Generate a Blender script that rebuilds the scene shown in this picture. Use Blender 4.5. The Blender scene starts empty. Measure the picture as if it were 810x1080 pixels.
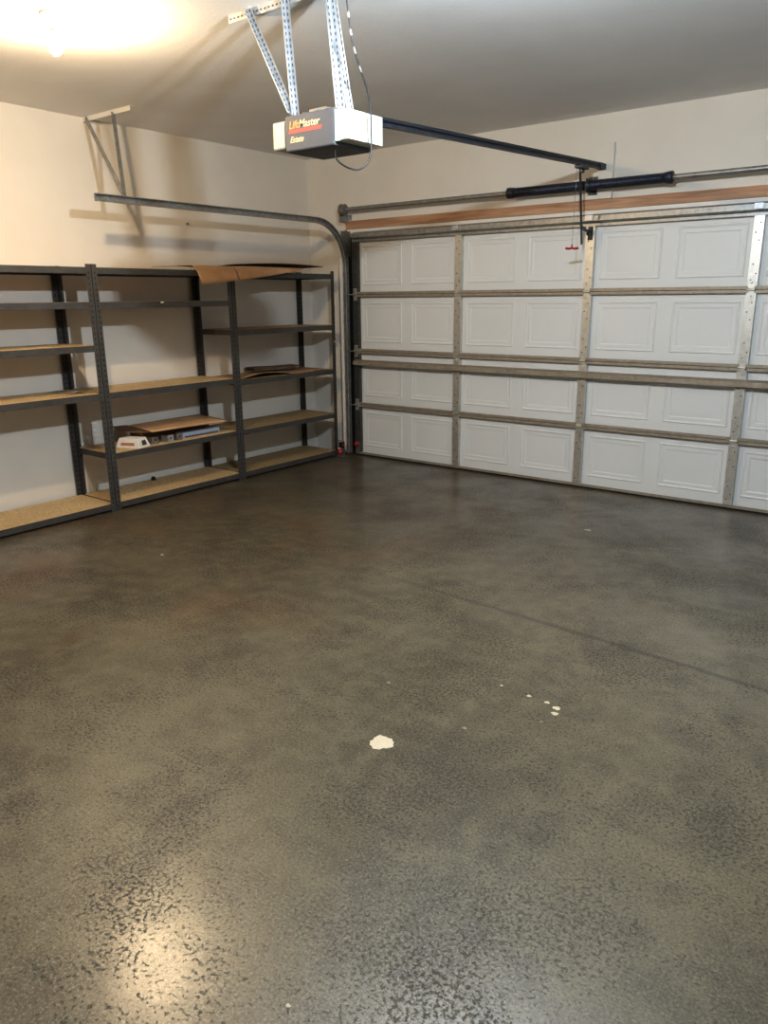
import bpy, bmesh, math, random
from mathutils import Vector, Matrix
random.seed(7)
C = bpy.context.scene.collection
PI = math.pi

# ------------------------------------------------------------------ materials
def lin(r, g, b):
    f = lambda v: (v/255/12.92) if v/255 <= .04045 else ((v/255+.055)/1.055)**2.4
    return (f(r), f(g), f(b), 1)

class NT:
    def __init__(s, name):
        s.m = bpy.data.materials.new(name); s.m.use_nodes = True
        s.n = s.m.node_tree.nodes; s.l = s.m.node_tree.links
        s.b = s.n['Principled BSDF']
    def new(s, t, **kw):
        n = s.n.new(t)
        for k, v in kw.items(): setattr(n, k, v)
        return n
    def coord(s):
        return s.new('ShaderNodeTexCoord').outputs['Object']
    def noise(s, scale, detail=4, rough=.55, dist=0, vec=None):
        n = s.new('ShaderNodeTexNoise')
        n.inputs['Scale'].default_value = scale; n.inputs['Detail'].default_value = detail
        n.inputs['Roughness'].default_value = rough; n.inputs['Distortion'].default_value = dist
        s.l.new(vec if vec is not None else s.coord(), n.inputs['Vector']); return n.outputs['Fac']
    def ramp(s, fac, stops):
        r = s.new('ShaderNodeValToRGB'); e = r.color_ramp.elements
        while len(e) < len(stops): e.new(.5)
        for i, (p, c) in enumerate(stops):
            e[i].position = p; e[i].color = c if len(c) == 4 else (*c, 1)
        s.l.new(fac, r.inputs['Fac']); return r.outputs['Color']
    def mix(s, fac, a, b, mode='MIX'):
        m = s.new('ShaderNodeMix', data_type='RGBA', blend_type=mode)
        for sock, v in ((m.inputs['Factor'], fac), (m.inputs[6], a), (m.inputs[7], b)):
            if isinstance(v, bpy.types.NodeSocket): s.l.new(v, sock)
            else: sock.default_value = v
        return m.outputs[2]
    def math(s, op, a, b=0., clamp=False):
        m = s.new('ShaderNodeMath', operation=op, use_clamp=clamp)
        for i, v in enumerate((a, b)):
            if isinstance(v, bpy.types.NodeSocket): s.l.new(v, m.inputs[i])
            else: m.inputs[i].default_value = v
        return m.outputs[0]
    def maprange(s, v, a, b, c=0., d=1.):
        m = s.new('ShaderNodeMapRange', interpolation_type='SMOOTHSTEP')
        s.l.new(v, m.inputs[0])
        for i, x in enumerate((a, b, c, d)): m.inputs[i+1].default_value = x
        return m.outputs[0]
    def bump(s, h, strength, dist):
        b = s.new('ShaderNodeBump'); b.inputs['Strength'].default_value = strength; b.inputs['Distance'].default_value = dist
        s.l.new(h, b.inputs['Height']); s.l.new(b.outputs['Normal'], s.b.inputs['Normal'])
    def set(s, col=None, rough=None, metal=None):
        if col is not None:
            if isinstance(col, bpy.types.NodeSocket): s.l.new(col, s.b.inputs['Base Color'])
            else: s.b.inputs['Base Color'].default_value = col
        if rough is not None:
            if isinstance(rough, bpy.types.NodeSocket): s.l.new(rough, s.b.inputs['Roughness'])
            else: s.b.inputs['Roughness'].default_value = rough
        if metal is not None: s.b.inputs['Metallic'].default_value = metal
        return s.m

def paint(name, col, rough=.8, bump=.15, scale=90, var=.04):
    t = NT(name)
    n = t.noise(1.6, 4)
    d = tuple(c*(1-var*2) for c in col[:3]) + (1,)
    t.set(t.ramp(n, [(.3, d), (.7, col)]), rough)
    t.bump(t.noise(scale, 3), bump, .004)
    return t.m

def metal(name, c0, c1, rough=.4, met=.9, scale=25):
    t = NT(name)
    n = t.noise(scale, 5, .65)
    t.set(t.ramp(n, [(.3, c0), (.7, c1)]), t.maprange(n, .2, .8, rough-.07, rough+.1), met)
    return t.m

def plain(name, col, rough=.5, met=0., var=.08, scale=30):
    t = NT(name)
    d = tuple(c*(1-var) for c in col[:3]) + (1,)
    t.set(t.ramp(t.noise(scale, 3), [(.3, d), (.7, col)]), rough, met)
    return t.m

def make_floor_mat():
    t = NT('sealed_concrete'); P = t.coord()
    sep = t.new('ShaderNodeSeparateXYZ'); t.l.new(P, sep.inputs[0]); X, Y = sep.outputs[0], sep.outputs[1]
    big = t.noise(.55, 5, .6, .6); mid = t.noise(2.3, 6, .62, .3); cl = t.noise(9, 6, .7, .2)
    base = t.ramp(big, [(.3, lin(76, 70, 56)), (.5, lin(96, 89, 73)), (.68, lin(120, 112, 93))])
    base = t.mix(t.maprange(mid, .38, .68, 0, .7), base, lin(66, 60, 48))
    base = t.mix(t.maprange(cl, .42, .66, 0, .5), base, lin(124, 116, 97))
    # warm rusty staining nearer the racks
    st = t.math('MULTIPLY', t.maprange(t.noise(1.1, 4, .6, .8), .48, .66), t.maprange(X, 3.4, 1.2))
    base = t.mix(t.math('MULTIPLY', st, .75), base, lin(110, 84, 60))
    # slab gets darker towards the big door
    dk = t.math('MULTIPLY', t.maprange(Y, -2.9, -1.2), t.maprange(t.noise(.9, 3, .5, .5), .2, .55))
    base = t.mix(t.math('MULTIPLY', dk, .5), base, lin(62, 59, 54))
    # one round brown spot
    def spot(cx, cy, r0, r1):
        v = t.new('ShaderNodeVectorMath', operation='DISTANCE'); t.l.new(P, v.inputs[0]); v.inputs[1].default_value = (cx, cy, 0)
        d = t.math('ADD', v.outputs['Value'], t.math('MULTIPLY', t.math('SUBTRACT', mid, .5), .12))
        return t.maprange(d, r1, r0)
    base = t.mix(t.math('MULTIPLY', spot(2.52, -3.91, .03, .085), .65), base, lin(66, 50, 36))
    base = t.mix(t.math('MULTIPLY', spot(3.78, -4.05, .05, .3), .35), base, lin(60, 54, 45))
    base = t.mix(t.math('MULTIPLY', spot(2.0, -3.95, .05, .45), .3), base, lin(140, 124, 98))
    # speckles: dark pits in loose clusters, and fine grit
    zone = t.maprange(t.noise(2.2, 4, .6), .36, .66)
    pn = t.noise(82, 3, .6, .2)
    sp = t.maprange(t.math('ADD', pn, t.math('MULTIPLY', zone, .13)), .605, .68)
    pn2 = t.noise(36, 4, .7, .2)
    sp2 = t.maprange(t.math('ADD', pn2, t.math('MULTIPLY', zone, .10)), .57, .68)
    g = t.noise(120, 3, .75)
    base = t.mix(t.math('MULTIPLY', sp, .55), base, lin(40, 36, 28))
    base = t.mix(t.math('MULTIPLY', sp2, .3), base, lin(54, 49, 40))
    base = t.mix(t.maprange(g, .5, .7, 0, .6), base, lin(150, 142, 120))
    base = t.mix(t.maprange(g, .5, .32, 0, .55), base, lin(48, 44, 36))
    # tooled joint across the slab
    ctr = t.math('ADD', t.math('MULTIPLY', X, -.069), -2.505)
    wob = t.math('MULTIPLY', t.math('SUBTRACT', t.noise(6, 3), .5), .025)
    dj = t.math('ABSOLUTE', t.math('SUBTRACT', t.math('SUBTRACT', Y, ctr), wob))
    jt = t.math('MULTIPLY', t.maprange(dj, .026, .008), t.maprange(X, 2.0, 3.2))
    base = t.mix(t.math('MULTIPLY', jt, .55), base, lin(46, 40, 33))
    base = t.mix(1., base, (.92, .90, .84, 1), 'MULTIPLY')
    rough = t.math('ADD', t.maprange(mid, .3, .75, .36, .5), t.math('MULTIPLY', sp, .3))
    t.set(base, rough)
    t.b.inputs['Specular IOR Level'].default_value = .45
    t.l.new(t.math('MULTIPLY', t.math('SUBTRACT', 1., t.math('MULTIPLY', sp, .9)), t.maprange(cl, .3, .65, .9, .55)), t.b.inputs['Coat Weight'])
    t.b.inputs['Coat Roughness'].default_value = .24
    h = t.math('SUBTRACT', t.math('ADD', t.noise(45, 5, .65), t.math('MULTIPLY', g, .35)), t.math('ADD', t.math('MULTIPLY', sp, .35), t.math('MULTIPLY', jt, 1.0)))
    t.bump(h, .16, .005)
    return t.m

def make_wood(name, c0, c1, axis=0, scale=1.):
    t = NT(name); P = t.coord()
    mp = t.new('ShaderNodeMapping'); t.l.new(P, mp.inputs['Vector'])
    sc = [28*scale]*3; sc[axis] = 1.6*scale; mp.inputs['Scale'].default_value = sc
    n = t.noise(1, 6, .6, 1.2, mp.outputs['Vector'])
    t.set(t.ramp(n, [(.3, c0), (.68, c1)]), .65)
    t.bump(n, .2, .002); return t.m

def make_chip(k=1.):
    t = NT('particleboard' if k == 1 else 'shade_tinted_particleboard'); P = t.coord()
    v = t.new('ShaderNodeTexVoronoi'); v.inputs['Scale'].default_value = 120; t.l.new(P, v.inputs['Vector'])
    sp = t.new('ShaderNodeSeparateColor'); t.l.new(v.outputs['Color'], sp.inputs[0])
    c = t.ramp(sp.outputs[0], [(0, lin(176, 148, 106)), (.5, lin(202, 176, 132)), (1, lin(220, 198, 158))])
    c = t.mix(t.maprange(t.noise(3, 4), .35, .7, 0, .4), c, lin(168, 138, 96))
    if k != 1: c = t.mix(1., c, (k, k*.98, k*.94, 1), 'MULTIPLY')  # shade of the corner rack, multiplied into its board colour
    return t.set(c, .7)

def make_card(name, c0, c1):
    t = NT(name); P = t.coord()
    w = t.new('ShaderNodeTexWave'); w.inputs['Scale'].default_value = 60; w.inputs['Distortion'].default_value = .5; t.l.new(P, w.inputs['Vector'])
    c = t.ramp(t.noise(7, 5), [(.3, c0), (.7, c1)])
    t.set(c, .8); t.bump(w.outputs['Fac'], .08, .001); return t.m

def emit(name, col, strength):
    t = NT(name); t.set(col, .4)
    t.b.inputs['Emission Color'].default_value = col
    # slightly hotter in the middle of the envelope
    n = t.noise(8, 1); t.l.new(t.maprange(n, 0, 1, strength*.95, strength*1.05), t.b.inputs['Emission Strength'])
    return t.m

M = dict(
    wall=paint('wall_paint', lin(228, 222, 212), .85, .2, 70),
    ceil=paint('ceiling_paint', lin(238, 238, 238), .9, .3, 45),
    walld=paint('darkened_wall_paint', lin(128, 122, 114), .85, .2, 70),  # for the unseen walls, darkened to cut bounced light
    floor=make_floor_mat(),
    doorskin=paint('door_white_enamel', lin(226, 227, 226), .45, .12, 160, .015),
    galv=metal('galvanized_steel', lin(136, 136, 135), lin(176, 176, 173), .42, .75),
    galvd=metal('dull_galvanized_steel', lin(118, 114, 107), lin(150, 145, 136), .5, .6),
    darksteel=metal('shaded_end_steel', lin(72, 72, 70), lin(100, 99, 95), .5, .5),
    railm=metal('door_rail_steel', lin(146, 136, 122), lin(176, 166, 150), .5, .35),
    stile=metal('stile_steel', lin(192, 190, 184), lin(222, 220, 212), .42, .8),
    bright=metal('bright_zinc', lin(168, 170, 172), lin(206, 208, 210), .4, .6),
    rackp=metal('rack_grey_enamel', lin(66, 64, 62), lin(84, 81, 77), .5, .2),
    zinc=plain('zinc_coated_angle', lin(236, 236, 233), .4, 0, .05),
    holeg=plain('slot_shadow_grey', lin(92, 94, 98), .8),
    hole=plain('punched_hole_dark', lin(14, 13, 12), .9),
    chip=make_chip(),
    card=make_card('brown_cardboard', lin(158, 122, 90), lin(180, 146, 110)),
    cardl=make_card('pale_cardboard', lin(186, 148, 108), lin(206, 170, 128)),
    cardd=make_card('dark_cardboard', lin(92, 68, 48), lin(114, 88, 64)),
    wood=make_wood('raw_fir_header', lin(150, 110, 82), lin(200, 160, 128)),
    woodv=make_wood('raw_fir_jamb', lin(128, 88, 60), lin(178, 134, 98), 2),
    black=plain('black_plastic', lin(26, 26, 28), .45),
    spring=metal('oiled_spring_steel', lin(42, 47, 58), lin(70, 76, 90), .4, .5, 60),
    opgrey=plain('opener_grey_case', lin(82, 84, 90), .5),
    rail=metal('opener_rail_black', lin(52, 55, 63), lin(76, 80, 90), .4, .5),
    lens=plain('lens_translucent_white', lin(196, 198, 182), .35, 0, .02),
    red=plain('red_plastic', lin(172, 38, 48), .4),
    rubber=plain('black_rubber', lin(22, 21, 20), .7),
    porcelain=plain('white_porcelain', lin(238, 236, 230), .3, 0, .02),
    paperg=plain('grey_paper', lin(140, 128, 112), .7),
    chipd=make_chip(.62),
    white=plain('white_plastic', lin(232, 230, 224), .45, 0, .03),
    paper=plain('white_carton', lin(226, 222, 216), .6, 0, .04),
    blueish=plain('pale_blue_carton', lin(176, 186, 206), .5, 0, .05),
    orangeprint=plain('orange_brown_print', lin(176, 120, 92), .6),
    greyprint=plain('grey_print', lin(70, 68, 70), .6),
    chipw=plain('dried_white_paint', lin(212, 198, 172), .6, 0, .1, 90),
    fleck=plain('grey_fleck', lin(150, 144, 130), .6, 0, .1, 90),
    letter=plain('cream_lettering', lin(236, 206, 158), .5),
    lettero=plain('orange_lettering', lin(240, 170, 90), .5),
    letterr=plain('red_lettering', lin(206, 84, 74), .5),
    warm=emit('warm_bulb_glow', (1, .76, .48, 1), 2300),
    cool=emit('cool_bulb_glow', (.80, .905, 1.0, 1), 5600),
)
t = M['lens'].node_tree.nodes['Principled BSDF']
t.inputs['Transmission Weight'].default_value = 0
t.inputs['Subsurface Weight'].default_value = .3

# ------------------------------------------------------------------ mesh builder
class MB:
    def __init__(s): s.v = []; s.f = []; s.mi = []; s.sm = []
    def add(s, vs, fs, mi=0, smooth=False):
        o = len(s.v); s.v += [tuple(v) for v in vs]
        for f in fs: s.f.append([i+o for i in f]); s.mi.append(mi); s.sm.append(smooth)
        return s
    def box(s, x0, x1, y0, y1, z0, z1, mi=0):
        vs = [(x, y, z) for z in (z0, z1) for y in (y0, y1) for x in (x0, x1)]
        return s.add(vs, [(0,2,3,1), (4,5,7,6), (0,1,5,4), (2,6,7,3), (0,4,6,2), (1,3,7,5)], mi)
    def obox(s, c, ax, half, mi=0):
        c = Vector(c); a = [Vector(v).normalized()*h for v, h in zip(ax, half)]
        vs = [c+i*a[0]+j*a[1]+k*a[2] for k in (-1,1) for j in (-1,1) for i in (-1,1)]
        return s.add(vs, [(0,2,3,1), (4,5,7,6), (0,1,5,4), (2,6,7,3), (0,4,6,2), (1,3,7,5)], mi)
    def sweep(s, prof, frames, mi=0, closed=True, caps=True, smooth=False):
        """prof: list of (a,b); frames: list of (origin, A, B)"""
        n = len(prof); vs = []
        for o, A, B in frames:
            o, A, B = Vector(o), Vector(A), Vector(B)
            vs += [o+A*a+B*b for a, b in prof]
        fs = []
        for k in range(len(frames)-1):
            for i in range(n if closed else n-1):
                j = (i+1) % n
                fs.append((k*n+i, k*n+j, (k+1)*n+j, (k+1)*n+i))
        s.add(vs, fs, mi, smooth)
        if caps and closed:
            s.add(vs[:n], [tuple(range(n))[::-1]], mi); s.add(vs[-n:], [tuple(range(n))], mi)
        return s
    def bar(s, p, q, prof, up=(0,0,1), mi=0):
        p, q = Vector(p), Vector(q); d = (q-p).normalized()
        A = d.cross(Vector(up)); A = A.normalized() if A.length > 1e-4 else Vector((1,0,0)); B = A.cross(d)
        return s.sweep(prof, [(p, A, B), (q, A, B)], mi)
    def tube(s, pts, r, seg=10, mi=0, caps=True):
        pts = [Vector(p) for p in pts]; fr = []; A = None
        for i, p in enumerate(pts):
            d = (pts[min(i+1, len(pts)-1)]-pts[max(i-1, 0)]).normalized()
            if A is None:
                A = d.orthogonal().normalized()
            else:
                A = (A-d*A.dot(d)).normalized()
            fr.append((p, A, d.cross(A)))
        rr = r if callable(r) else (lambda i: r)
        n = seg; vs = []
        for i, (o, a, b) in enumerate(fr):
            vs += [o+(a*math.cos(2*PI*k/n)+b*math.sin(2*PI*k/n))*rr(i) for k in range(n)]
        fs = [(k*n+i, k*n+(i+1)%n, (k+1)*n+(i+1)%n, (k+1)*n+i) for k in range(len(fr)-1) for i in range(n)]
        s.add(vs, fs, mi, True)
        if caps: s.add(vs[:n], [tuple(range(n))[::-1]], mi); s.add(vs[-n:], [tuple(range(n))], mi)
        return s
    def lathe(s, prof, c, axis=(0,0,1), seg=28, mi=0):
        """prof: (radius, height along axis)"""
        ax = Vector(axis).normalized(); A = ax.orthogonal().normalized(); B = ax.cross(A); c = Vector(c)
        n = seg; vs = []
        for r, h in prof:
            vs += [c+ax*h+(A*math.cos(2*PI*k/n)+B*math.sin(2*PI*k/n))*max(r, 1e-5) for k in range(n)]
        fs = [(k*n+i, k*n+(i+1)%n, (k+1)*n+(i+1)%n, (k+1)*n+i) for k in range(len(prof)-1) for i in range(n)]
        return s.add(vs, fs, mi, True)
    def dot(s, c, u, v, ru, rv, mi=0, seg=8):
        c, u, v = Vector(c), Vector(u), Vector(v)
        return s.add([c+u*ru*math.cos(2*PI*k/seg)+v*rv*math.sin(2*PI*k/seg) for k in range(seg)], [tuple(range(seg))], mi)
    def sheet(s, fn, nu, nv, mi=0):
        vs = [fn(i/nu, j/nv) for j in range(nv+1) for i in range(nu+1)]
        fs = [(j*(nu+1)+i, j*(nu+1)+i+1, (j+1)*(nu+1)+i+1, (j+1)*(nu+1)+i) for j in range(nv) for i in range(nu)]
        return s.add(vs, fs, mi, True)
    def build(s, name, mats, parent=None, origin=None, bevel=0, solid=0, recalc=True):
        me = bpy.data.meshes.new(name)
        par_loc = Vector((0,0,0))
        off = Vector(origin) if origin is not None else Vector((0,0,0))
        me.from_pydata([tuple(Vector(v)-off) for v in s.v], [], s.f)
        for p, mi, sm in zip(me.polygons, s.mi, s.sm): p.material_index = mi; p.use_smooth = sm
        for m in (mats if isinstance(mats, (list, tuple)) else [mats]): me.materials.append(M[m])
        if recalc:
            bm = bmesh.new(); bm.from_mesh(me)
            bmesh.ops.recalc_face_normals(bm, faces=bm.faces[:]); bm.to_mesh(me); bm.free()
        o = bpy.data.objects.new(name, me); C.objects.link(o)
        o.location = off
        if parent is not None:
            o.parent = parent
            w = Vector((0,0,0)); q = parent
            while q is not None: w += q.location; q = q.parent
            o.location = off - w
        if bevel:
            b = o.modifiers.new('bevel', 'BEVEL'); b.width = bevel; b.segments = 2; b.limit_method = 'ANGLE'
        if solid:
            b = o.modifiers.new('thickness', 'SOLIDIFY'); b.thickness = solid; b.offset = 0
        return o

def tag(o, label=None, cat=None, group=None, kind=None):
    for k, v in (('label', label), ('category', cat), ('group', group), ('kind', kind)):
        if v: o[k] = v
    return o
def thing(name, loc, label, cat, group=None, kind=None):
    o = bpy.data.objects.new(name, None); C.objects.link(o); o.location = loc; o.empty_display_size = .1
    return tag(o, label, cat, group, kind)
def dup(root, loc, label=None):
    r = root.copy(); C.objects.link(r); r.location = loc
    if label: r['label'] = label
    for ch in list(root.children):
        c = ch.copy(); C.objects.link(c); c.parent = r
        for g in ch.children:
            d = g.copy(); C.objects.link(d); d.parent = c
    return r

# ------------------------------------------------------------------ room
XL, XR, YB, YF, H = -.60, 5.48, .055, -7.25, 2.892
def struct(mb, name, mats, label=None, cat=None, **k):
    o = mb.build(name, mats, **k); tag(o, label, cat, None, 'structure'); return o
struct(MB().box(XL-.15, XR+.15, YF-.15, YB+.25, -.12, 0), 'floor', 'floor', 'dark stained sealed concrete garage floor', 'floor')
struct(MB().box(XL-.15, XR+.15, YF-.15, YB+.25, H, H+.12), 'ceiling', 'ceil', 'flat grey taupe painted garage ceiling', 'ceiling')
mb = MB().box(XL-.15, XL, YF-.15, YB+.25, 0, H)
mb.box(XL, XL+.006, YF, -2.68, 0, H)                     # drywall lap seam on the side wall
struct(mb, 'wall_left', 'wall', 'cream painted side wall behind the grey shelving racks', 'wall')
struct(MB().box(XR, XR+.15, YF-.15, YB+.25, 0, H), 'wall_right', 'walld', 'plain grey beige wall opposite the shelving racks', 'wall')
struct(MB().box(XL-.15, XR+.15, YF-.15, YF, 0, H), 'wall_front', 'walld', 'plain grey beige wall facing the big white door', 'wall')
OX0, OX1, OZ = -.08, 4.96, 2.17
mb = MB().box(XL, OX0, YB, YB+.25, 0, H).box(OX1, XR, YB, YB+.25, 0, H).box(OX0, OX1, YB, YB+.25, OZ, H)
mb.box(-.075, 4.955, YB-.008, YB, 2.29, H)               # proud drywall panel over the door
struct(mb, 'wall_back', 'wall', 'cream wall above and beside the white sectional door', 'wall')
struct(MB().box(-.085, 4.965, .018, YB-.0005, 2.212, 2.288), 'trim_1', 'wood', 'bare reddish wood header board above the white door', 'header board', bevel=.003)
struct(MB().box(-.112, -.080, .03, YB-.0005, 0, 2.21), 'trim_2', 'woodv', 'bare wood jamb board behind the shelf side track', 'jamb board', bevel=.003)
struct(MB().box(4.960, 4.992, .03, YB-.0005, 0, 2.21), 'trim_3', 'woodv', 'bare wood jamb board at the far right door end', 'jamb board', bevel=.003)
struct(MB().box(-.078, 4.958, .030, .044, 2.14, 2.211), 'trim_4', 'white', 'white stop strip between header board and door top', 'stop strip')
tag(MB().box(2.345, 2.580, .02, YB-.0085, 2.29, 2.683).build('bearing_backing_board', 'wall', bevel=.003),
    'cream painted backing board on the wall behind the dark spring centre', 'backing board')

struct(MB().box(-.08, -.002, .045, .10, 0, 2.17), 'trim_5', 'rubber', 'black strip added to darken the gap at the shelf side edge of the door', 'gap strip')  # black strip put in so the gap beside the track reads dark
struct(MB().box(4.882, 4.96, .045, .10, 0, 2.17), 'trim_6', 'rubber', 'black strip added to darken the gap at the far right edge of the door', 'gap strip')  # same dark gap filler at the other end

# ------------------------------------------------------------------ sectional door
door = thing('door_1', (2.44, 0, 0), 'white sectional garage door with raised panels and steel stiles', 'garage door', None, 'structure')
SK = .040            # skin plane
ZS = [.012, .526, 1.060, 1.603, 2.132]
stx = [1.22, 2.44, 3.66]
W = 4.88
for k in range(4):
    z0, z1 = ZS[k]+.002, ZS[k+1]-.002
    sk = MB()
    px = []                                              # panel x spans
    for i in range(8):
        c = (.335,.925,1.53,2.125,2.755,3.35,3.97,4.555)[i]; px.append((c-.24, c+.24))
    pz0, pz1 = z0+.085, z1-.075
    xs = [0]
    for a, b in px: xs += [a, b]
    xs.append(W)
    for i in range(len(xs)-1):
        a, b = xs[i], xs[i+1]
        if i % 2 == 0:
            sk.add([(a,SK,z0),(b,SK,z0),(b,SK,z1),(a,SK,z1)], [(0,1,2,3)])
        else:
            sk.add([(a,SK,z0),(b,SK,z0),(b,SK,pz0),(a,SK,pz0)], [(0,1,2,3)])
            sk.add([(a,SK,pz1),(b,SK,pz1),(b,SK,z1),(a,SK,z1)], [(0,1,2,3)])
            rings = [(0,0), (.006,-.0055), (.011,-.0055), (.02,-.001), (.046,-.001), (.054,.0025), (.064,.0025)]
            vs = []
            for ins, dp in rings:
                vs += [(a+ins,SK+dp,pz0+ins),(b-ins,SK+dp,pz0+ins),(b-ins,SK+dp,pz1-ins),(a+ins,SK+dp,pz1-ins)]
            fs = [(r*4+q, r*4+(q+1)%4, (r+1)*4+(q+1)%4, (r+1)*4+q) for r in range(len(rings)-1) for q in range(4)]
            n = (len(rings)-1)*4
            fs.append((n, n+1, n+2, n+3)); sk.add(vs, fs)
    sk.box(0, W, SK+.012, SK+.014, z0, z1)
    sec = sk.build('door_section', 'doorskin', door, recalc=False)
    for zz, s in ((z0, 1), (z1, -1)):                    # return flange and lip along top and bottom
        r = MB().box(.002, W-.002, .004, SK, min(zz, zz+s*.002), max(zz, zz+s*.002))
        r.box(.002, W-.002, .003, .0055, min(zz, zz+s*.022), max(zz, zz+s*.022))
        r.build('rail', 'railm', sec)
    for j, x in enumerate([.035]+stx+[W-.035]):
        w = .034 if 0 < j < 4 else .035
        s = MB().sweep([(-w, SK-.001), (-w, 0), (w, 0), (w, SK-.001), (w-.003, SK-.001), (w-.003, .003), (-w+.003, .003), (-w+.003, SK-.001)],
                       [((x,0,z0+.0225), (1,0,0), (0,1,0)), ((x,0,z1-.0225), (1,0,0), (0,1,0))])
        for q, (dx, f) in enumerate([(-.012,.12), (.016,.2), (-.008,.32), (.012,.62), (-.014,.72), (.012,.84)]):
            s.dot((x+dx, -.0006, z0+f*(z1-z0)), (1,0,0), (0,0,1), .0055, .0045, 1)
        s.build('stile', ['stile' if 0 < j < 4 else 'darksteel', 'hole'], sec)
def strut(zc, h, d):
    hh = h/2
    prof = [(0, -hh), (-.004, -hh), (-d, -hh*.55), (-d, hh*.55), (-.004, hh), (0, hh), (0, hh-.004), (-.004, hh-.006), (-d+.004, hh*.5), (-d+.004, -hh*.5), (-.004, -hh+.006), (0, -hh+.004)]
    return MB().sweep([(a-.002, b) for a, b in prof], [((.03,0,zc), (0,1,0), (0,0,1)), ((W-.03,0,zc), (0,1,0), (0,0,1))])
strut(.945, .062, .05).build('strut', 'railm', door)
strut(2.146, .066, .045).build('strut', 'galv', door)
MB().box(.01, W-.01, -.003, 0, 2.092, 2.112).build('top_rail_lip', 'galv', door)
for k in range(1, 4):                                    # hinges at every section joint
    for x in [.035]+stx+[W-.035]:
        z = ZS[k]
        h = MB().box(x-.022, x+.022, -.004, -.0005, z-.058, z-.012).box(x-.022, x+.022, -.004, -.0005, z+.012, z+.058)
        h.tube([(x-.026, -.010, z), (x+.026, -.010, z)], .009, 10)
        h.box(x-.018, x+.018, -.012, -.001, z-.016, z+.016)
        for dz in (-.045, .045): h.lathe([(.007,0), (.007,.004), (0,.004)], (x, -.004, z+dz), (0,-1,0), 6)
        h.build('hinge', 'stile', door)
for x in stx:
    b = MB().box(x-.030, x+.030, -.056, -.052, 2.130, 2.168).box(x-.030, x+.030, -.056, 0, 2.166, 2.170)
    b.build('top_bracket', 'bright', door, bevel=.001)
for k in range(1, 4):                                    # rollers that ride in the side tracks
    for x, s in ((.0, -1), (W, 1)):
        r = MB().tube([(x+s*.008, -.085, ZS[k]), (x-s*.05, -.02, ZS[k])], .005, 8)
        r.build('roller', 'galvd', door)
MB().box(.004, W-.004, .004, SK+.01, 0.0, .014).build('bottom_seal', 'rubber', door)
for x in (.035, W-.035):
    b = MB().box(x-.03, x+.03, -.006, -.0008, .03, .14)
    b.build('bottom_bracket', 'galvd', door)
    b = MB().lathe([(0,.0), (.02,.0), (.024,.012), (.022,.03), (.012,.038), (0,.038)], (x+.0, -.007, .118), (0,-1,0), 16)
    b.build('warning_tag', 'red', door)
b = MB().box(2.440-.02, 2.44+.02, -.006, -.0008, 1.99, 2.09)
b.box(2.428, 2.433, -.05, -.004, 2.025, 2.07).box(2.447, 2.452, -.05, -.004, 2.025, 2.07)
b.lathe([(0,0), (.022,0), (.02,.016), (.01,.02), (0,.02)], (2.44, -.006, 2.048), (0,-1,0), 14)
b.build('opener_bracket', 'black', door)

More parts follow.
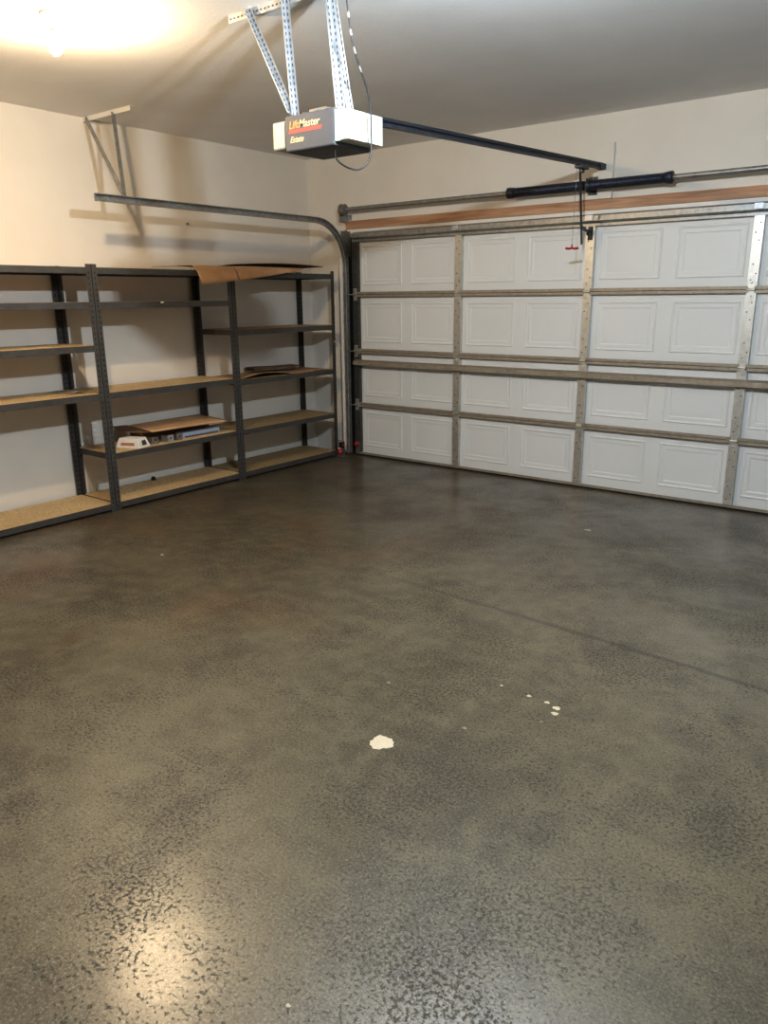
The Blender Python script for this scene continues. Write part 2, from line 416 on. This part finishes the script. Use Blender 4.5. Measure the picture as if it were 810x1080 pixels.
# ------------------------------------------------------------------ side tracks
def track(name, mir, label):
    fx = (lambda x: x) if not mir else (lambda x: W-x)
    base = (fx(-.01), -.085, 0)
    t = thing(name, base, label, 'door track')
    t['group'] = 'garage door side tracks'
    R, zt, y0 = .40, 2.262, -.085
    fr = []
    path = [(y0, .03, 0), (y0, zt-R, 0)]
    for k in range(1, 13):
        a = k/12*PI/2; path.append((y0-R+R*math.cos(a), zt-R+R*math.sin(a), a))
    path.append((-2.735, zt, PI/2))
    for y, z, a in path:
        fr.append(((fx(-.01), y, z), (-1 if mir else 1, 0, 0), (0, math.cos(a), math.sin(a))))
    prof = [(-.014,-.025), (.016,-.025), (.018,-.018), (.0155,-.018), (.0135,-.0225), (-.0115,-.0225), (-.0115,.0225), (.0135,.0225), (.0155,.018), (.018,.018), (.016,.025), (-.014,.025)]
    m = MB().sweep(prof, fr, 0)
    m.build('track_channel', 'galv', t)
    a = MB()
    lo = [(-.028,-.062), (-.106,-.062), (-.106,.029), (-.103,.029), (-.103,-.059), (-.028,-.059)]
    lo = [(p if not mir else W-p, q) for p, q in lo]
    a.sweep(lo, [((0,0,.06), (1,0,0), (0,1,0)), ((0,0,1.95), (1,0,0), (0,1,0))])
    a.build('mounting_angle', 'zinc', t)
    for z in (.25, .8, 1.35, 1.8):
        f = MB()
        f.box(min(fx(-.030), fx(-.0245)), max(fx(-.030), fx(-.0245)), -.11, -.03, z-.02, z+.02)
        f.lathe([(.008,0), (.008,.006), (0,.006)], (fx(-.0215), -.085, z), (-1 if mir else 1,0,0), 8)
        f.build('track_bolt_plate', 'bright', t)
    g = MB()                                             # flag bracket up to the bearing plate
    g.box(min(fx(-.0305), fx(-.027)), max(fx(-.0305), fx(-.027)), -.12, .017, 1.955, 2.19)
    g.build('flag_bracket', 'galvd', t)
    # hanger from the ceiling
    Lp = [(0,0), (.032,0), (.032,.003), (.003,.003), (.003,.032), (0,.032)]
    yh = -2.395
    xw, xi = fx(XL+.005), fx(.0)
    h = MB().sweep([(0,0), (0,-.032), (.003,-.032), (.003,-.003), (.032,-.003), (.032,0)], [((xw, yh, H-.0005), (0,1,0), (0,0,1)), ((xi, yh, H-.0005), (0,1,0), (0,0,1))])
    h.build('hanger_ceiling_angle', 'white', t)
    d = -1 if mir else 1
    h = MB().bar((fx(-.20), yh-.004, H-.02), (fx(-.030), yh-.09, 2.285), [(-.016,-.0015), (.016,-.0015), (.016,.0015), (-.016,.0015)], (1,0,0))
    h.build('hanger_strap', 'galv', t)
    h = MB().bar((fx(-.565), yh-.004, H-.02), (fx(-.042), yh-.09, 2.275), Lp, (0,1,0))
    h.build('hanger_strap', 'galv', t)
    return t
track('garage_door_track', False, 'galvanized side track curving above the shelving racks, hung from the ceiling')
track('garage_door_track', True, 'galvanized side track at the far end, by the wall without shelves')

# ------------------------------------------------------------------ torsion shaft
ts = thing('torsion_spring_assembly', (2.44, YB, 2.38), 'grey torsion shaft with dark counterbalance springs above the wood header', 'spring assembly')
ZT, YT = 2.381, -.08
MB().tube([(-.07, YT, ZT), (4.95, YT, ZT)], .0185, 16).build('shaft', 'galv', ts)
for x0, x1 in ((1.765, 2.405), (2.455, 3.05)):
    n = int((x1-x0)/.0115); pts = []; prof = MB()
    L = n*4
    # coil rendered as ribbed tube: bulge per turn
    ptsx = [(x0+(x1-x0)*i/L, YT, ZT) for i in range(L+1)]
    prof.tube(ptsx, lambda i: .033+.0035*math.sin(i*PI/2), 18)
    prof.build('spring', 'spring', ts)
    xe = x0 if x0 < 2 else x1; s = -1 if x0 < 2 else 1
    c = MB().lathe([(.02,-.05), (.036,-.05), (.04,-.02), (.043,0), (.043,.02), (.03,.025), (.018,.025)], (xe, YT, ZT), (s,0,0), 18)
    c.build('winding_cone', 'spring', ts)
for x, s in ((.0, 1), (4.88, -1)):
    d = MB().lathe([(.019,-.03), (.03,-.03), (.05,-.026), (.054,-.02), (.046,-.012), (.046,.012), (.05,.02), (.05,.026), (.03,.03), (.019,.03)], (x-.03*s, YT, ZT), (s,0,0), 24)
    d.build('cable_drum', 'galvd', ts)
    p = MB().box(x-.070*s-.002, x-.070*s+.002, -.095, YB-.009, 2.27, 2.345)
    p.box(min(x-.070*s, x-.03*s), max(x-.070*s, x-.03*s), YB-.014, YB-.0085, 2.295, 2.345)
    p.lathe([(.03,-.004), (.03,.006), (.02,.008)], (x-.070*s, YT, ZT), (s,0,0), 16)
    p.build('end_bearing_plate', 'galv', ts)
b = MB().box(2.428, 2.432, -.115, .0195, 2.335, 2.43).box(2.395, 2.465, .012, .0195, 2.32, 2.45)
b.lathe([(.034,-.016), (.038,-.008), (.038,.008), (.034,.016)], (2.43, YT, ZT), (1,0,0), 18)
b.build('center_bearing', 'spring', ts)

# ------------------------------------------------------------------ opener
op = thing('garage_door_opener', (2.47, -3.1, 2.22), 'grey ceiling hung door opener with white light lenses and long dark rail', 'garage door opener')
MB().box(2.325, 2.625, -3.232, -2.975, 2.222, 2.375).build('motor_housing', 'opgrey', op, bevel=.008)
hs = bpy.data.objects[[o.name for o in op.children if o.name.startswith('motor_housing')][0]]
def text(s, size, loc, mat, shear=.22, parent=None, sx=1.):
    cu = bpy.data.curves.new('lettering', 'FONT'); cu.body = s; cu.size = size; cu.shear = shear; cu.extrude = .0004; cu.offset = .0006
    cu.materials.append(M[mat])
    o = bpy.data.objects.new('lettering', cu); C.objects.link(o); o.rotation_euler = (PI/2, 0, 0); o.scale = (sx, 1, 1)
    me = bpy.data.meshes.new_from_object(o); bpy.data.objects.remove(o)
    o = bpy.data.objects.new('lettering', me); C.objects.link(o); o.rotation_euler = (PI/2, 0, 0); o.scale = (sx, 1, 1)
    o.parent = parent; o.location = Vector(loc); return o
yf = -3.2327
text('Lift', .046, (2.350, yf, 2.318), 'lettero', parent=hs, sx=.98)
text('Master', .046, (2.412, yf, 2.318), 'letter', parent=hs, sx=.98)
MB().add([(2.348,yf,2.298),(2.550,yf,2.298),(2.556,yf,2.314),(2.352,yf,2.314)], [(0,1,2,3)]).build('lettering_bar', 'letterr', hs)
text('Estate', .036, (2.355, yf, 2.260), 'letter', .35, parent=hs, sx=.95)
# top hardware
tp = MB().box(2.34, 2.61, -3.19, -3.02, 2.3752, 2.381)
for x in (2.345, 2.42, 2.5, 2.57): tp.lathe([(.008,0), (.008,.009), (0,.009)], (x, -3.2, 2.375), (0,0,1), 8)
tp.box(2.45, 2.55, -3.2, -3.17, 2.375, 2.392)
tp.build('chassis_plate', 'galvd', op)
for s, x0, x1 in ((-1, 2.236, 2.3245), (1, 2.6255, 2.702)):
    l = MB().box(x0, x1, -3.226, -2.985, 2.240, 2.360)
    if s > 0: l.box(x0, x0+.03, -3.230, -3.2255, 2.236, 2.364)
    l.build('light_lens', 'lens', op, bevel=.010)
# rail
ra, rb = Vector((2.5, -2.99, 2.395)), Vector((2.5, -.055, 2.516))
MB().bar(ra, rb, [(-.016,-.02), (.016,-.02), (.016,-.017), (.003,-.017), (.003,.014), (.019,.014), (.019,.02), (-.019,.02), (-.019,.014), (-.003,.014), (-.003,-.017), (-.016,-.017)]).build('rail', 'rail', op)
MB().tube([(2.5-.024, -2.98, 2.404), (2.5-.024, -.12, 2.520)], .0035, 6).tube([(2.5+.024, -2.98, 2.404), (2.5+.024, -.12, 2.520)], .0035, 6).build('drive_chain', 'rail', op)
hb = MB().box(2.476, 2.480, -.075, .019, 2.495, 2.535).box(2.520, 2.524, -.075, .019, 2.495, 2.535).box(2.475, 2.525, .0145, .0195, 2.495, 2.535)
hb.lathe([(.016,-.012), (.019,-.006), (.019,.006), (.016,.012)], (2.5, -.075, 2.518), (0,0,1), 16)
hb.build('header_bracket', 'rail', op)
def rz(y): return ra.z+(rb.z-ra.z)*(y-ra.y)/(rb.y-ra.y)
tr = MB().box(2.474, 2.526, -.43, -.29, rz(-.36)-.045, rz(-.36)-.0205).box(2.488, 2.512, -.385, -.335, rz(-.36)-.07, rz(-.36)-.045)
tr.build('trolley', 'rail', op, bevel=.004)
ar = MB().bar((2.488, -.36, 2.445), (2.431, -.135, 1.955), [(-.003,-.013), (.003,-.013), (.003,.013), (-.003,.013)], (0,1,0))
ar.build('arm', 'rail', op)
pt = Vector((2.488,-.36,2.445)).lerp(Vector((2.431,-.135,1.955)), .80)
ar = MB().bar((pt.x+.006, pt.y-.01, pt.z+.02), (2.44, -.035, 2.048), [(-.003,-.013), (.003,-.013), (.003,.013), (-.003,.013)], (0,0,1))
ar.build('arm', 'rail', op)
MB().tube([(2.462, -.36, 2.46), (2.458, -.36, 2.2), (2.455, -.36, 1.925)], .0018, 6).build('release_cord', 'galvd', op)
hd = MB().tube([(2.415, -.385, 1.916), (2.435, -.372, 1.912), (2.455, -.36, 1.917), (2.475, -.347, 1.912), (2.495, -.334, 1.917)], .0085, 10)
hd.tube([(2.455, -.36, 1.917), (2.455, -.36, 1.942)], .006, 8)
hd.build('release_handle', 'red', op)
# perforated hanger angles
def perf(p, q, up, leg=.033, mat='bright', name='hanger_angle', parent=op):
    p, q = Vector(p), Vector(q); d = (q-p).normalized(); A = d.cross(Vector(up)).normalized(); B = A.cross(d)
    m = MB().sweep([(0,0), (leg,0), (leg,.0025), (.0025,.0025), (.0025,leg), (0,leg)], [(p, A, B), (q, A, B)])
    L = (q-p).length; n = int(L/.026)
    for i in range(n):
        c = p+d*(.018+i*.026)
        m.dot(c+A*leg*.55-B*.0006, A, d, .0045, .008, 1); m.dot(c+A*leg*.55+B*.0031, A, d, .0045, .008, 1)
        m.dot(c+B*leg*.55-A*.0006, B, d, .0045, .008, 1); m.dot(c+B*leg*.55+A*.0031, B, d, .0045, .008, 1)
    return m.build(name, [mat, 'holeg'], parent)
perf((1.885, -3.14, H-.0005), (2.66, -3.14, H-.0005), (0,0,-1), .036)
perf((2.312, -3.145, 2.38), (2.27, -3.145, H-.01), (0,-1,0), .026)
perf((2.302, -3.16, 2.40), (2.03, -3.15, H-.01), (0,-1,0), .026)
perf((2.588, -3.145, 2.38), (2.535, -3.145, H-.01), (0,-1,0), .032)
perf((2.60, -3.08, 2.38), (2.545, -3.13, H-.01), (-.5,-1,0), .022)
# power cord
def spline(P, n=8):
    P = [Vector(p) for p in P]; out = []
    for i in range(len(P)-1):
        a, b, c, d = P[max(i-1,0)], P[i], P[i+1], P[min(i+2, len(P)-1)]
        for k in range(n):
            t = k/n
            out.append(.5*((2*b)+(-a+c)*t+(2*a-5*b+4*c-d)*t*t+(-a+3*b-3*c+d)*t**3))
    return out+[P[-1]]
cord = spline([(2.735, -3.30, H), (2.735, -3.262, 2.75), (2.74, -3.227, 2.584), (2.745, -3.14, 2.42), (2.742, -3.119, 2.30), (2.738, -3.122, 2.18), (2.715, -3.16, 2.125), (2.67, -3.19, 2.128), (2.60, -3.19, 2.17), (2.58, -3.18, 2.224)])
m = MB().tube(cord, .0036, 8); m.build('power_cord', 'black', op)
for i in range(10, 22, 3):
    MB().tube([cord[i], cord[i+1]], .0046, 8).build('cord_wrap', 'galv', op)

# ------------------------------------------------------------------ ceiling lights
def lamp(x, y, mat, label, drop=0.):
    t = thing('ceiling_lampholder', (x, y, H), label, 'ceiling light'); t['group'] = 'bare bulb ceiling lights'
    MB().lathe([(0,0), (.058,0), (.060,-.008), (.056,-.02), (.040,-.03), (.030,-.046), (.026,-.062), (.022,-.065), (.017,-.065)], (x, y, H-.0005), (0,0,1), 32).build('lampholder', 'porcelain', t)
    z = H-.065
    if drop:                                             # added stem, lowers the unseen bulb so it lights more ceiling
        MB().lathe([(0,0), (.016,0), (.016,-drop+.05), (.022,-drop+.045), (.022,-drop), (0,-drop)], (x, y, z), (0,0,1), 20).build('added_drop_stem', 'porcelain', t)
        z -= drop
    # the bulb: opaque plastic collar above, glowing dome below
    b = MB().lathe([(.0135,0), (.0135,-.02), (.017,-.028), (.024,-.040), (.0305,-.052)], (x, y, z), (0,0,1), 24).build('bulb', 'porcelain', t)
    MB().lathe([(.0305,-.052), (.0325,-.064), (.0325,-.074), (.0300,-.090), (.0235,-.102), (.012,-.110), (0,-.112)], (x, y, z), (0,0,1), 24).build('glowing_dome', mat, b)
lamp(1.26, -3.69, 'warm', 'glowing bare bulb in a porcelain holder, on the ceiling before the racks')
lamp(3.65, -3.70, 'cool', 'glowing cool bare bulb on an added drop stem, on the shelfless half of the ceiling', .15)

# ------------------------------------------------------------------ shelving racks
X1, X0 = -.10, -.572
def beam(parent, p, q, inward, z, h=.045):
    """p,q: ends along the outer face; inward: unit vector to the middle of the unit; z: top"""
    p, q = Vector((p[0], p[1], z)), Vector((q[0], q[1], z)); I = Vector(inward); Z = Vector((0,0,1))
    prof = [(0,0), (.0025,0), (.0025,-.0125), (.012,-.0125), (.012,-.015), (.0025,-.015), (.0025,-h+.0025), (.010,-h+.0025), (.010,-h), (0,-h)]
    MB().sweep(prof, [(p, I, Z), (q, I, Z)]).build('beam', 'rackp', parent)
def rack(y0, y1, levels, label, hz=1.822, board='chip'):
    t = thing('shelving_rack', ((X0+X1)/2, (y0+y1)/2, 0), label, 'shelving rack'); t['group'] = 'grey steel shelving racks along the side wall'
    leg = .040
    for xc, sx in ((X1, -1), (X0, 1)):
        for yc, sy in ((y0, 1), (y1, -1)):
            m = MB().sweep([(0,0), (sx*leg,0), (sx*leg,sy*.0025), (sx*.0025,sy*.0025), (sx*.0025,sy*leg), (0,sy*leg)],
                           [((xc,yc,0), (1,0,0), (0,1,0)), ((xc,yc,hz), (1,0,0), (0,1,0))])
            for i in range(46):
                z = .03+i*.0385
                for e in (-.0006, .0031):
                    m.dot((xc+sx*e, yc+sy*leg*.55, z), (0,1,0), (0,0,1), .0052, .009, 1)
                    m.dot((xc+sx*leg*.55, yc+sy*e, z), (1,0,0), (0,0,1), .0052, .009, 1)
            m.build('post', ['rackp', 'hole'], t)
    g = .0035
    for z in levels:
        beam(t, (X1-g, y0+g), (X1-g, y1-g), (-1,0,0), z)
        beam(t, (X0+g, y0+g), (X0+g, y1-g), (1,0,0), z)
        beam(t, (X0+.016, y0+g), (X1-.016, y0+g), (0,1,0), z)
        beam(t, (X0+.016, y1-g), (X1-.016, y1-g), (0,-1,0), z)
        MB().box(X0+.0065, X1-.0065, y0+.0065, y1-.0065, z-.0124, z+.0006).build('shelf_board', board, t)
    return t
U1 = rack(-4.074, -2.774, [.062, .905, 1.255, 1.56, 1.80], 'grey steel rack nearest the camera, five shelves, one loose paper on it')
U2 = rack(-2.768, -1.474, [.062, .445, .905, 1.56, 1.80], 'middle grey steel rack, holding the flattened box and white carton')
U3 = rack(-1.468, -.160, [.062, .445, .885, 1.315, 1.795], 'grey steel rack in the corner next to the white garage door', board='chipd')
MB().box(X1-.003, X1-.0025+.0006, -2.20, -2.17, 1.548, 1.558).build('shelf_sticker', 'white', U2)

# cardboard on the top shelves
def smooth(a, b, v):
    t = min(1, max(0, (v-a)/(b-a))); return t*t*(3-2*t)
def drop(x, x0, w, d):
    t = max(0, (x-x0)/w); return d*(t*t/(t*t+.25))*1.25 if t < 1 else d
def sheetA(u, v):                                        # front flap hangs over the beam
    y = -1.965+.50*u+.10*(1-u)*v; x = -.50+.55*v
    w = max(0, min(1, (v-.72)/.28))
    x -= .05*w*w
    return (x, y, 1.829+.010*math.sin(u*3.0)*(1-v)+.006*(1-w)-(.150-.045*u)*w*w)
s = MB().sheet(sheetA, 18, 28).build('cardboard_sheet', 'card', solid=.003)
tag(s, 'brown cardboard sheet drooping over the front of the middle rack top', 'cardboard', 'cardboard sheets on the rack tops')
def sheetB(u, v):
    y = -1.452+.80*u; x = -.50+.54*v
    w = max(0, min(1, (v-.73)/.27))
    x -= .05*w*w
    return (x, y, 1.832+.008*math.sin(u*2.4)-.112*w*w*(1-u)**.7)
s = MB().sheet(sheetB, 18, 28).build('cardboard_sheet', 'card', solid=.003)
tag(s, 'brown cardboard sheet with a bent corner on the corner rack top', 'cardboard', 'cardboard sheets on the rack tops')
def sheetC(u, v):
    y = -1.36+1.12*u; x = -.56+.40*v
    z = 1.848+.02*math.sin(u*PI*.9)+.010*v
    return (x, y, z)
s = MB().sheet(sheetC, 22, 8).build('cardboard_sheet', 'cardd', solid=.003)
tag(s, 'dark thin sheet lying uppermost across the corner rack top', 'cardboard', 'cardboard sheets on the rack tops')

# clutter on the middle rack, second shelf from the floor
ZC = .445+.0008
def panel(name, quad, th, mat, label, cat, group=None, bend=0):
    a, b, c, d = [Vector(q) for q in quad]
    def fn(u, v):
        p = (a*(1-u)+b*u)*(1-v)+(d*(1-u)+c*u)*v
        return (p.x, p.y, p.z+bend*math.sin(u*PI)*math.sin(v*PI*.5+.4))
    o = MB().sheet(fn, 14, 8).build(name, mat, solid=th)
    return tag(o, label, cat, group)
panel('flattened_box', [(-.53,-2.30,.560), (-.52,-1.58,.565), (-.14,-1.56,.540), (-.135,-2.36,.556)], .012, 'cardl',
      'flattened brown cardboard box lying on the clutter in the middle rack', 'cardboard box', bend=.004)
panel('cardboard_flap', [(-.535,-2.46,.575), (-.53,-2.32,.566), (-.15,-2.385,.553), (-.33,-2.50,.550)], .006, 'cardd',
      'dark tilted cardboard flap leaning beside the flattened box, above the white carton', 'cardboard')
cart = MB()
a = [(-.30,-2.60), (-.115,-2.505), (-.150,-2.375), (-.33,-2.46)]
bot = [(x, y, ZC) for x, y in a]; cx = sum(x for x, y in a)/4; cy = sum(y for x, y in a)/4
top = [(cx+(x-cx)*.86, cy+(y-cy)*.72, ZC+.075) for x, y in a]
cart.add(bot+top, [(0,3,2,1), (4,5,6,7), (0,1,5,4), (1,2,6,5), (2,3,7,6), (3,0,4,7)])
wc = cart.build('white_carton', 'paper', bevel=.004)
tag(wc, 'small white carton with printed sides at the end of the middle rack', 'carton')
def face_patch(q, r, mat, name, parent, e=.004):
    p = [Vector(v) for v in q]; n = (p[1]-p[0]).cross(p[3]-p[0]).normalized()
    def P(u, v): return (p[0]*(1-u)+p[1]*u)*(1-v)+(p[3]*(1-u)+p[2]*u)*v+n*e
    u0, u1, v0, v1 = r
    MB().add([P(u0,v0), P(u1,v0), P(u1,v1), P(u0,v1)], [(0,1,2,3)]).build(name, mat, parent, recalc=False)
face_patch((bot[1], bot[2], top[2], top[1]), (.28,.72,.25,.75), 'greyprint', 'printed_patch', wc)
face_patch((bot[0], bot[1], top[1], top[0]), (.2,.8,.25,.55), 'orangeprint', 'printed_patch', wc)
lb = MB().box(-.30, -.20, -2.02, -1.62, ZC, ZC+.045).build('pale_carton', 'blueish', bevel=.003)
tag(lb, 'long pale bluish white carton under the flattened box', 'carton')
face_patch(((-.20,-2.02,ZC), (-.20,-1.62,ZC), (-.20,-1.62,ZC+.045), (-.20,-2.02,ZC+.045)), (.05,.95,.1,.32), 'greyprint', 'printed_strip', lb)
for i, (y, x, w, mat, lab) in enumerate([(-2.30, -.22, .07, 'galvd', 'small dull metal bracket right beside the white carton'),
                                    (-2.17, -.19, .06, 'bright', 'small shiny metal bracket under the middle of the flattened box'),
                                    (-2.075, -.20, .06, 'galvd', 'small dull metal bracket beside the pale carton end')]):
    m = MB().box(x-.06, x+.03, y-w/2, y+w/2, ZC, ZC+.004).box(x+.026, x+.03, y-w/2, y+w/2, ZC+.004, ZC+.055).box(x-.06, x+.03, y-w/2, y-w/2+.003, ZC+.004, ZC+.05)
    m.dot((x+.0306, y, ZC+.03), (0,1,0), (0,0,1), .008, .008, 1)
    tag(m.build('metal_bracket', [mat, 'hole'], bevel=.001), lab, 'bracket', 'loose brackets under the flattened box')
dk = MB().box(-.50, -.34, -2.32, -1.66, ZC, ZC+.075).build('dark_carton', 'cardd', bevel=.004)
tag(dk, 'flat dark brown carton at the back beneath the flattened box', 'carton')
# paper at the end of the near rack
panel('loose_paper', [(-.52,-2.98,.908), (-.50,-2.82,.909), (-.22,-2.82,.910), (-.25,-2.95,.908)], .0015, 'paperg',
      'crumpled grey paper on the near rack board beside the shared posts', 'paper', bend=.012)
# cardboard on the corner rack
def sheetD(u, v):
    y = -1.40+1.10*u; x = -.55+.435*v
    z = .8885+.030*max(0, math.sin(u*PI*1.6+.2))*(v**2)+.008*abs(math.sin(u*5))*v
    return (x, y, z)
s = MB().sheet(sheetD, 24, 10).build('cardboard_liner', 'card', solid=.004)
tag(s, 'curled brown cardboard lining the middle shelf of the corner rack', 'cardboard')
m = MB().sheet(lambda u, v: (-.545+.20*v+.06*u, -.98+.60*u-.05*v, .910+.018*v+.01*math.sin(u*4)), 12, 5)
m.sheet(lambda u, v: (-.54+.19*v+.06*u, -.97+.56*u-.05*v, .937+.006*math.sin(u*5+1)), 12, 5)
m.sheet(lambda u, v: (-.545+.06*u, -.98+.58*u, .910+.026*v), 12, 2)
tag(m.build('folded_cardboard', 'cardd', solid=.005), 'small dark folded cardboard on the curled liner of the corner rack', 'cardboard')

# ------------------------------------------------------------------ small wall and floor things
o = MB().box(XL+.0005, XL+.006, -2.61, -2.54, .50, .615)
o.box(XL+.006, XL+.008, -2.592, -2.558, .565, .595).box(XL+.006, XL+.008, -2.592, -2.558, .52, .55)
for z in (.58, .535):
    for dy in (-.007, .007): o.dot((XL+.0084, -2.575+dy, z), (0,1,0), (0,0,1), .0015, .005, 1)
tag(o.build('wall_outlet', ['white', 'hole'], bevel=.001), 'white electrical outlet on the wall behind the middle rack', 'outlet')
o = MB().lathe([(.004,0), (.004,.02), (.010,.022), (.010,.03), (0,.03)], (XL, -1.50, 2.20), (1,0,0), 10)
tag(o.build('wall_hook', 'galvd'), 'small metal screw hook on the bare wall below the track', 'hook')
o = MB().lathe([(0,0), (.022,0), (.022,.01), (.012,.03), (0,.032)], (-.52, -2.12, .0628), (0,0,1), 12)
tag(o.build('rubber_stop', 'rubber'), 'small black rubber stop on the middle rack bottom board', 'rubber stop')
# safety sensors at the foot of the track
sn = thing('safety_sensor', (-.06, -.14, 0), 'small black safety sensor with red cap at the foot of the door track', 'sensor')
MB().box(-.085, -.04, -.172, -.122, .09, .145).build('sensor_body', 'black', sn, bevel=.004)
MB().lathe([(0,0), (.012,0), (.014,.006), (0,.012)], (-.0398, -.147, .118), (1,0,0), 14).build('sensor_lens', 'red', sn)
MB().box(-.075, -.05, -.1218, -.114, .0, .15).box(-.075, -.02, -.185, -.1145, 0, .004).box(-.055, -.035, -.185, -.18, .004, .05).build('sensor_bracket', 'galvd', sn)
MB().tube(spline([(-.065,-.147,.144), (-.085,-.150,.165), (-.116,-.13,.15), (-.128,-.08,.09), (-.128,-.05,.006)]), .004, 6).build('sensor_wire', 'red', sn)
MB().lathe([(0,0), (.026,0), (.028,.02), (.018,.034), (0,.036)], (-.045, -.185, .055), (.3,-1,.2), 14).build('sensor_cap', 'red', sn)

# paint spots and chips on the floor
def blob(cx, cy, r, n=20, jag=.2, th=.0016, ph=0, sy=1.):
    m = MB(); ring = []
    for i in range(n):
        a = 2*PI*i/n
        k = 1+jag*(.9*math.sin(3*a+ph)+.7*math.sin(5*a+1.7*ph+1)+.45*math.sin(11*a+ph))
        ring.append((cx+r*k*math.cos(a), cy+sy*r*k*math.sin(a)))
    vs = [(x, y, .0002) for x, y in ring]+[(cx+(x-cx)*.9, cy+(y-cy)*.9, th) for x, y in ring]
    fs = [(i, (i+1)%n, n+(i+1)%n, n+i) for i in range(n)]+[tuple(range(n, 2*n))]
    return m.add(vs, fs)
tag(blob(3.512, -4.071, .044, 60, .09, .002, .6, 1.0).build('paint_spot', 'chipw', origin=(3.512,-4.071,0)), 'largest cream white paint spot dried on the bare concrete floor', 'paint spot')
chips = [
 (3.652, -3.431, .008, 'tiny white chip farthest from the pair, at the start of the chip trail'),
 (3.785, -3.441, .012, 'second white chip of the trail leading to the bright pair'),
 (3.867, -3.445, .013, 'third white chip of the trail, just before the bright pair'),
 (3.917, -3.463, .019, 'brightest white chip, the door side one of the touching pair'),
 (3.929, -3.505, .017, 'second white chip of the touching pair, nearer the camera'),
 (3.914, -3.589, .007, 'tiny faint white chip just below the touching pair'),
 (3.703, -3.805, .011, 'small grey white fleck between the big paint spot and the chip trail'),
 (3.257, -3.695, .010, 'faint pale fleck on the floor above the big paint spot'),
 (3.037, -1.122, .030, 'pale spot on the dark floor in front of the door'),  # flat pale patch in the fleck colour
 (1.067, -3.219, .013, 'lone white chip on the floor in front of the middle rack'),
 (4.006, -5.057, .008, 'small white chip at the very front of the floor, beside the light reflection'),
]
for i, (x, y, r, lab) in enumerate(chips):
    o = blob(x, y, r*.85, 16, .14, .0014, i*1.3, .8).build('paint_chip', 'fleck' if i in (5, 6, 7, 8) else 'chipw', origin=(x, y, 0))
    tag(o, lab, 'paint chip', 'white paint chips on the floor')

# ------------------------------------------------------------------ world, camera, look
w = bpy.data.worlds.new('world'); bpy.context.scene.world = w; w.use_nodes = True
w.node_tree.nodes['Background'].inputs[0].default_value = (.02, .022, .026, 1)
w.node_tree.nodes['Background'].inputs[1].default_value = 1.
cam = bpy.data.cameras.new('camera'); co = bpy.data.objects.new('camera', cam); C.objects.link(co)
yaw, pit, rol = -.6611, -.2733, -.0097
fw = Vector((math.sin(yaw)*math.cos(pit), math.cos(yaw)*math.cos(pit), math.sin(pit)))
r = Vector((math.cos(yaw), -math.sin(yaw), 0)); u = r.cross(fw)
r2 = math.cos(rol)*r+math.sin(rol)*u; u2 = -math.sin(rol)*r+math.cos(rol)*u
mt = Matrix((r2, u2, -fw)).transposed().to_4x4(); mt.translation = Vector((5.0452, -6.0145, 1.5728))
co.matrix_world = mt
cam.sensor_fit = 'HORIZONTAL'; cam.sensor_width = 36; cam.lens = 807.04/810*36; cam.clip_start = .02
sc = bpy.context.scene; sc.camera = co
sc.view_settings.view_transform = 'Standard'; sc.view_settings.look = 'None'
sc.view_settings.exposure = 0.02; sc.view_settings.gamma = .86
sc.cycles.use_denoising = True
sc.cycles.sample_clamp_indirect = 8
sc.cycles.max_bounces = 10; sc.cycles.diffuse_bounces = 6; sc.cycles.glossy_bounces = 4
